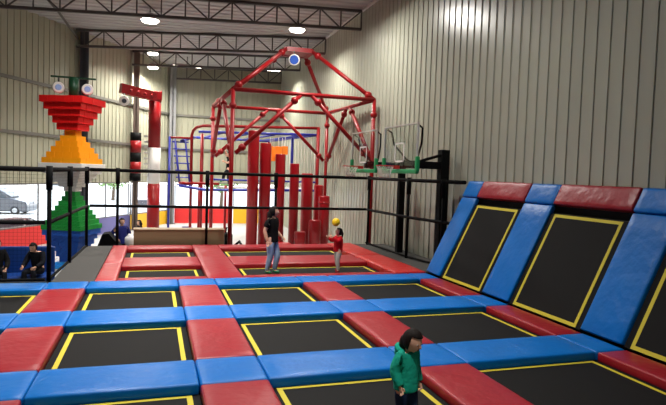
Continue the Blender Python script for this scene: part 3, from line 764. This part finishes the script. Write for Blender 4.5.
def tree(loc, h, cr, label, seed):
    rnd = random.Random(seed); o = root('tree', loc, label, 'tree', 'trees outside')
    b = MB(); b.tube([(0, 0, 0), (.1, 0, h * .4), (.0, .1, h * .8)], [.2, .15, .05], 8); b.build('trunk', M['bark'], o)
    b = MB()
    for i in range(900):
        d = V((rnd.gauss(0, 1), rnd.gauss(0, 1), rnd.gauss(0, 1))).normalized() * cr * rnd.uniform(.5, 1)
        p = V((d.x, d.y, d.z * .8 + h * .68)); s = rnd.uniform(.12, .25)
        x = V((rnd.gauss(0, 1), rnd.gauss(0, 1), rnd.gauss(0, 1))).normalized(); y = x.orthogonal().normalized()
        b.quad(p - x * s, p + y * s * .6, p + x * s, p - y * s * .6)
    b.build('foliage', M['leaf'], o)
tree((6.6, 58, GZ), 5.0, 2.3, 'leafy tree outside the back window, seen through the red frame', 1)
tree((-17, 72, GZ), 5.0, 2.6, 'pale green tree outside at the far left, behind the dark car', 2)
tree((-4.5, 70, GZ), 4.6, 2.3, 'pale green tree outside, seen left of the red crane post', 3)
o = root('house', (-16.5, 92, GZ), 'low white house far outside, with small dark windows', 'house')
b = MB(); b.box((-9, -4, 0), (9, 4, 3.0)); b.build('wall', M['render'], o)
b = MB(); b.prism([(-9.5, -4.6, 3.0), (-9.5, 4.6, 3.0), (-9.5, 0, 4.8)], (19, 0, 0)); b.build('roof', M['rooftile'], o)
for x in (-5, -1, 3, 6.5):
    b = MB(); b.box((x - .6, -4.06, 1.0), (x + .6, -4.0, 2.2)); b.build('window', M['car_glass'], o)
# ------------------------------------------------------------------ sky
w = bpy.data.worlds.new('sky'); scn.world = w; w.use_nodes = True
nt = w.node_tree; bg = nt.nodes['Background']
tc = nt.nodes.new('ShaderNodeTexCoord'); sp = nt.nodes.new('ShaderNodeSeparateXYZ'); cr = nt.nodes.new('ShaderNodeValToRGB')
cr.color_ramp.elements[0].position = 0; cr.color_ramp.elements[0].color = (1, .99, .97, 1)
cr.color_ramp.elements[1].position = .6; cr.color_ramp.elements[1].color = (.72, .84, 1, 1)
nt.links.new(tc.outputs['Generated'], sp.inputs[0]); nt.links.new(sp.outputs['Z'], cr.inputs['Fac']); nt.links.new(cr.outputs['Color'], bg.inputs['Color'])
bg.inputs['Strength'].default_value = 4.5
scn.view_settings.view_transform = 'Standard'; scn.view_settings.look = 'None'; scn.view_settings.gamma = 1; scn.view_settings.exposure = 0.0
scn.view_settings.use_curve_mapping = False
scn.cycles.max_bounces = 8; scn.cycles.transparent_max_bounces = 16; scn.cycles.sample_clamp_indirect = 6

# ------------------------------------------------------------------ people
def skin(verts, edges, radii, sub=2, smooth=True):
    me = bpy.data.meshes.new('t'); me.from_pydata([V(v) for v in verts], edges, [])
    ob = bpy.data.objects.new('t', me); COL.objects.link(ob)
    md = ob.modifiers.new('s', 'SKIN'); md.use_smooth_shade = True
    ob.modifiers.new('u', 'SUBSURF').levels = sub; ob.modifiers['u'].render_levels = sub
    lay = me.skin_vertices[0].data
    for i, rr in enumerate(radii):
        lay[i].radius = rr if isinstance(rr, (tuple, list)) else (rr, rr); lay[i].use_root = (i == 0)
    dg = bpy.context.evaluated_depsgraph_get(); dg.update()
    out = bpy.data.meshes.new_from_object(ob.evaluated_get(dg))
    bpy.data.objects.remove(ob); bpy.data.meshes.remove(me)
    return out
def chains(*cs):
    """cs: lists of (point, radius); shared points are merged"""
    vs, rs, es, idx = [], [], [], {}
    for c in cs:
        prev = None
        for p, rr in c:
            key = tuple(round(a, 4) for a in p)
            if key not in idx: idx[key] = len(vs); vs.append(p); rs.append(rr)
            i = idx[key]
            if prev is not None and prev != i: es.append((prev, i))
            prev = i
    return vs, es, rs
def mesh_obj(name, me, m, par):
    me.materials.clear(); me.materials.append(m)
    for p in me.polygons: p.material_index = 0; p.use_smooth = True
    return link(bpy.data.objects.new(name, me), par)

def person(name, loc, rz, H, label, pose, top, legs, shoe, hair, sleeve='short', long_hair=None, head_ratio=.135, head_pitch=0., head_yaw=0., hood=False, bulk=1., hem_drop=.05, curl=.9):
    """local frame: facing +x, left is +y, z up; pose points are given in units of the height H"""
    o = root(name, loc, label, 'person', None, rz)
    J = dict(pel=(0, 0, .52), spi=(0, 0, .62), che=(-.005, 0, .74), nek=(0, 0, .835), hd=(.012, 0, .875),
             shL=(-.005, .098, .80), shR=(-.005, -.098, .80), elL=(-.01, .125, .635), elR=(-.01, -.125, .635), wrL=(.03, .125, .485), wrR=(.03, -.125, .485),
             hiL=(0, .052, .49), hiR=(0, -.052, .49), knL=(.015, .055, .275), knR=(.015, -.055, .275), anL=(-.01, .055, .045), anR=(-.01, -.055, .045), toL=(.075, .062, .018), toR=(.075, -.062, .018))
    J.update(pose)
    P = {k_: V(v) * H for k_, v in J.items()}
    R = lambda a: a * H * bulk
    mid = lambda a, b_, t=.5: P[a].lerp(P[b_], t)
    body = chains([(P['pel'], R(.072)), (P['spi'], R(.066)), (P['che'], R(.074)), (P['nek'], R(.03)), (P['hd'], R(.028))],
                  *[[(P['che'], R(.074)), (P['sh' + s], R(.038)), (mid('sh' + s, 'el' + s), R(.031)), (P['el' + s], R(.026)), (mid('el' + s, 'wr' + s, .4), R(.025)), (P['wr' + s], R(.017))] for s in 'LR'],
                  *[[(P['pel'], R(.072)), (P['hi' + s], R(.058)), (mid('hi' + s, 'kn' + s), R(.048)), (P['kn' + s], R(.036)), (mid('kn' + s, 'an' + s, .35), R(.036)), (P['an' + s], R(.022)), (P['to' + s], R(.018))] for s in 'LR'])
    me = skin(*body)
    # head, face and hands grown onto the same mesh
    hh = head_ratio * H; hc = P['hd'] + V((.012 * H, 0, hh * .36))
    Rh = Matrix.Rotation(head_yaw, 3, 'Z') @ Matrix.Rotation(head_pitch, 3, 'Y')
    hp = P['nek'].copy(); hc = hp + Rh @ (hc - hp)
    hm = MB(); hm.bm.from_mesh(me)
    vs = hm.ball((0, 0, 0), 1, 20)
    for v in vs:
        x, y, z = v.co
        t = max(0, -z)
        fx, fy = .44 * (1 - .12 * t * t), .355 * (1 - .38 * t * t)
        if x > 0 and abs(y) < .5: x = x * (1 + .05 * math.exp(-((z + .05) / .12) ** 2) * math.exp(-(y / .12) ** 2) * 4)
        if x > 0 and -.95 < z < -.55: x *= 1.12
        if x > .4 and .02 < z < .22 and .18 < abs(y) < .62: x *= .95
        v.co = hc + Rh @ (V((x * fx, y * fy, z * .5)) * hh)
    for s in (-1, 1): hm.ball(hc + Rh @ (V((-.02, s * .35, -.03)) * hh), .1 * hh, 8, (.7, .35, 1.1), Rh)
    hm.ball(hc + Rh @ (V((.46, 0, -.07)) * hh), .065 * hh, 8, (1, .8, 1.2), Rh)
    for s, sg in (('L', 1), ('R', -1)):
        w = P['wr' + s]; d = (w - P['el' + s]).normalized()
        side = d.cross(V((0, sg, 0)));
        if side.length < .3: side = d.cross(V((1, 0, 0)))
        side.normalize()                      # thumb-to-little-finger axis
        pn = side.cross(d).normalized() * sg  # palm normal
        pl = .052 * H
        rot = Matrix((side, d, pn)).transposed()
        hm.ball(w + d * pl * .55, 1, 10, (.023 * H, .036 * H, .012 * H), rot)
        for k_, (a, ln) in enumerate(((-.016, .036), (-.005, .042), (.006, .039), (.016, .031))):
            p0 = w + d * pl * .95 + side * a * H; L = ln * H
            c1 = (d * math.cos(curl * .45) - pn * math.sin(curl * .45)); c2 = (d * math.cos(curl * 1.1) - pn * math.sin(curl * 1.1))
            hm.tube([p0 - d * .01 * H, p0 + c1 * L * .5, p0 + c1 * L * .5 + c2 * L * .5], [.0062 * H, .0056 * H, .0046 * H], 6)
        p0 = w + d * pl * .3 - side * .02 * H
        hm.tube([p0, p0 + (d * .7 - side * .7).normalized() * .02 * H, p0 + (d * .95 - side * .3).normalized() * .04 * H], [.008 * H, .0068 * H, .005 * H], 6)
    me2 = bpy.data.meshes.new('body'); hm.bm.to_mesh(me2); hm.bm.free(); bpy.data.meshes.remove(me)
    mesh_obj('body', me2, M['skin'], o)
    # face
    for s in (-1, 1):
        b = MB(); b.ball(hc + Rh @ (V((.375, s * .15, .03)) * hh), .048 * hh, 10, (.7, 1.2, .75), Rh); e = b.build('eye', M['eyew'], o)
        b = MB(); b.ball(hc + Rh @ (V((.402, s * .15, .03)) * hh), .036 * hh, 8, (.6, 1, 1), Rh); b.build('iris', M['eyed'], e)
    b = MB(); b.ball(hc + Rh @ (V((.408, 0, -.25)) * hh), .05 * hh, 8, (.45, 1.7, .55), Rh); b.build('mouth', M['lips'], o)
    # hair: cap that leaves the face free
    b = MB(); vs = b.ball((0, 0, 0), 1, 24)
    kill = [v for v in vs if (v.co.x > .30 and v.co.z < .40 and abs(v.co.y) < .86) or v.co.z < -.72]
    bmesh.ops.delete(b.bm, geom=kill, context='VERTS')
    for v in b.bm.verts:
        x, y, z = v.co; t = max(0, -z); n_ = 1 + .05 * noise.noise(V((x, y, z * .5)) * 5)
        v.co = hc + Rh @ (V((x * .50 - .025, y * .42 * (1 - .1 * t), z * .55 + .025)) * hh * n_)
    bmesh.ops.solidify(b.bm, geom=b.bm.faces[:], thickness=.03 * hh)
    hr = b.build('hair', M['hair'], o)
    if long_hair:
        pts = [(hc + Rh @ (V(p) * hh) if rel else V(p) * H) for p, rel in [(q[0], q[2]) for q in long_hair]]
        me = skin(*chains([(p, q[1] * hh) for p, q in zip(pts, long_hair)]))
        mesh_obj('hair_length', me, M['hair'], o)
    # clothes
    g = .011 * H
    arm = {'short': [('sh', .052, 0), ('sh', .050, .4), ('sh', .047, .7)], 'long': [('sh', .054, 0), ('sh', .047, .5), ('el', .043, 0), ('el', .040, .5), ('el', .034, .85), ('el', .033, .97)]}[sleeve]
    hem = V((0, 0, -hem_drop * H))
    cs = [[(P['pel'] + hem, R(.094)), (P['pel'] + hem * .5, R(.094)), (P['pel'] + V((0, 0, .02 * H)), R(.092)), (P['spi'], R(.086)), (P['che'], R(.092)), (P['nek'] - V((0, 0, .03 * H)), R(.058)), (P['nek'] + V((0, 0, .008 * H)), R(.046))]]
    for s in 'LR':
        c = [(P['che'], R(.092))]
        for jn, rr, t in arm:
            nx = 'el' if jn == 'sh' else 'wr'
            c.append((P[jn + s].lerp(P[nx + s], t), R(rr)))
        cs.append(c)
    mesh_obj('top', skin(*chains(*cs)), M[top], o)
    cs = [[(P['pel'] + V((0, 0, .03 * H)), R(.078)), (P['pel'], R(.08))]]
    for s in 'LR':
        cs.append([(P['pel'], R(.08)), (P['hi' + s], R(.067)), (mid('hi' + s, 'kn' + s), R(.054)), (P['kn' + s], R(.042)), (mid('kn' + s, 'an' + s, .4), R(.04)), (mid('kn' + s, 'an' + s, .85), R(.031)), (mid('kn' + s, 'an' + s, .98), R(.029))])
    mesh_obj('trousers', skin(*chains(*cs)), M[legs], o)
    for s in 'LR':
        a, t = P['an' + s], P['to' + s]; d = (t - a).normalized(); dn = V((0, 0, 1))
        heel = a - V((d.x, d.y, 0)).normalized() * .022 * H; heel.z = t.z
        b = MB(); sk = skin(*chains([(a + V((0, 0, .012 * H)), R(.027)), (a.lerp(heel, .5), R(.026)), (a.lerp(t, .55), R(.025)), (t, R(.02))]))
        mesh_obj('shoe', sk, M[shoe], o); b.bm.free()
    if hood:
        b = MB(); c = P['nek'] + V((-.045, 0, .0)) * H
        b.torus(c, .062 * H, .026 * H, V((1, 0, -.45)), (0, 1, 0), 20, 8); b.ball(c + V((-.035, 0, -.03)) * H, .06 * H, 12, (.8, 1.2, 1.0)); b.build('hood', M[top], o)
    return o

# woman, facing the girl (+x), weight on one leg
person('person', (2.80, 13.55, -.1145), math.radians(-38), 1.66, 'woman in black t-shirt and pale blue jeans standing on the back trampoline', dict(
    elR=(-.05, -.135, .65), wrR=(-.005, -.14, .50), elL=(.0, .13, .64), wrL=(.11, .12, .55), knL=(.075, .05, .285), anL=(.03, .05, .05), toL=(.115, .055, .02), knR=(.01, -.05, .28), anR=(-.045, -.05, .045), toR=(.04, -.06, .018)),
    'c_black', 'c_jean', 's_green', 'hair', 'short', [((-.28, 0, .1), .36, True), ((-.42, 0, -.35), .34, True), ((-.42, 0, -.95), .26, True), ((-.38, 0, -1.3), .12, True)], bulk=1.14, head_ratio=.15, head_yaw=.45)
# girl, arms raised toward the ball, facing the woman
person('person', (4.56, 13.62, -.1145), math.radians(188), 1.10, 'small girl in red sweater and grey trousers reaching up beside the yellow ball', dict(
    elR=(.10, -.13, .72), wrR=(.21, -.09, .80), elL=(.09, .13, .72), wrL=(.20, .09, .83), knL=(.05, .08, .28), anL=(.03, .10, .05), toL=(.11, .11, .02), knR=(-.0, -.07, .28), anR=(-.06, -.09, .045), toR=(.02, -.10, .02)),
    'c_red', 'c_grey', 's_red', 'hair', 'long', [((-.42, 0, .15), .16, True), ((-.62, 0, -.1), .15, True), ((-.66, 0, -.6), .12, True), ((-.62, 0, -1.05), .06, True)], head_ratio=.18, bulk=1.25, head_pitch=-.25)
b = MB(); b.ball((0, 0, 0), .105, 24); bo = b.build('ball', M['ball']); bo.location = (4.42, 13.45, 1.19)
tag(bo, 'yellow ball in the air above the small girl in red', 'ball')
# child in front
person('person', (2.335, 4.79, -.1145), math.radians(-62), 1.03, 'child in teal green hooded jacket walking on the front row of trampolines', dict(
    elR=(-.035, -.135, .655), wrR=(.035, -.135, .53), elL=(-.0, .13, .65), wrL=(.06, .125, .52), knL=(.05, .05, .28), anL=(.02, .05, .05), toL=(.10, .055, .02), knR=(-.0, -.05, .28), anR=(-.06, -.05, .06), toR=(.02, -.06, .02)),
    'c_green', 'c_dkjean', 's_dark', 'hair', 'long', [((-.30, 0, .1), .34, True), ((-.34, 0, -.3), .32, True), ((-.34, .0, -.62), .22, True)], head_ratio=.205, bulk=1.32, head_pitch=.32, hood=True, curl=1.2, hem_drop=.07)
# seated person on the left bench
person('person', (-2.88, 16.42, FZ + .47 - .435 * 1.7), math.radians(250), 1.70, 'person in dark clothes sitting on the blue bench at the left', dict(
    pel=(0, 0, .52), hiL=(.04, .055, .51), hiR=(.04, -.055, .51), knL=(.26, .07, .52), knR=(.26, -.07, .52), anL=(.26, .07, .24), anR=(.26, -.07, .24), toL=(.34, .07, .205), toR=(.34, -.07, .205),
    spi=(.02, 0, .62), che=(.05, 0, .73), nek=(.09, 0, .81), hd=(.11, 0, .85), shL=(.05, .1, .78), shR=(.05, -.1, .78), elL=(.12, .14, .64), elR=(.12, -.14, .64), wrL=(.24, .1, .6), wrR=(.24, -.1, .6)),
    'c_dark', 'c_dark', 's_dark', 'hair', 'long', head_pitch=.3)
person('person', (-3.85, 16.42, FZ + .47 - .435 * 1.7), math.radians(-70), 1.70, 'person in black sitting at the left picture edge on the blue bench', dict(
    pel=(0, 0, .52), hiL=(.04, .055, .51), hiR=(.04, -.055, .51), knL=(.22, .07, .52), knR=(.22, -.07, .52), anL=(.24, .07, .24), anR=(.24, -.07, .24), toL=(.32, .07, .205), toR=(.32, -.07, .205),
    elL=(.04, .14, .64), elR=(.04, -.14, .64), wrL=(.17, .1, .57), wrR=(.17, -.1, .57)),
    'c_black', 'c_dark', 's_dark', 'hair', 'long')
# behind the back fence
person('person', (-1.02, 20.3, FZ), math.radians(-60), 1.68, 'person in navy jacket standing behind the back fence with hands on hips', dict(
    elR=(-.05, -.2, .66), wrR=(.03, -.1, .56), elL=(-.05, .2, .66), wrL=(.03, .1, .56)),
    'c_navy', 'c_dark', 's_dark', 'hair', 'long', bulk=1.15)
person('person', (-.52, 24.6, FZ), math.radians(200), 1.2, 'dark haired child mostly hidden behind the plywood box by the yellow panel', {}, 'c_black', 'c_dark', 's_dark', 'hair', 'long', [((-.3, 0, .1), .36, True), ((-.36, 0, -.35), .36, True), ((-.3, 0, -.8), .28, True)], head_ratio=.17)
b = MB(); vs = b.ball((0, 0, 0), 1, 16)
for v in vs: v.co = V((v.co.x * .17, v.co.y * .15, v.co.z * .27)) * (1 + .2 * noise.noise(v.co * 2.2)) * (1 if v.co.z < .5 else .8)
bg_ = b.build('bag', M['bag']); bg_.location = (-.72, 19.72, -.02); tag(bg_, 'white plastic bag held up beside the person in the navy jacket', 'bag')
# climber on the rope course
person('person', (3.42, 26.9, 1.662), math.radians(180), 1.62, 'climber in black on the rope course, hanging onto a rope with one leg raised', dict(
    elR=(.08, -.14, .93), wrR=(.12, -.08, 1.06), elL=(.06, .13, .68), wrL=(.16, .10, .72), knL=(.16, .08, .36), anL=(.20, .08, .14), toL=(.28, .08, .15)),
    'c_black', 'c_dark', 's_green', 'hair', 'short', bulk=1.25)
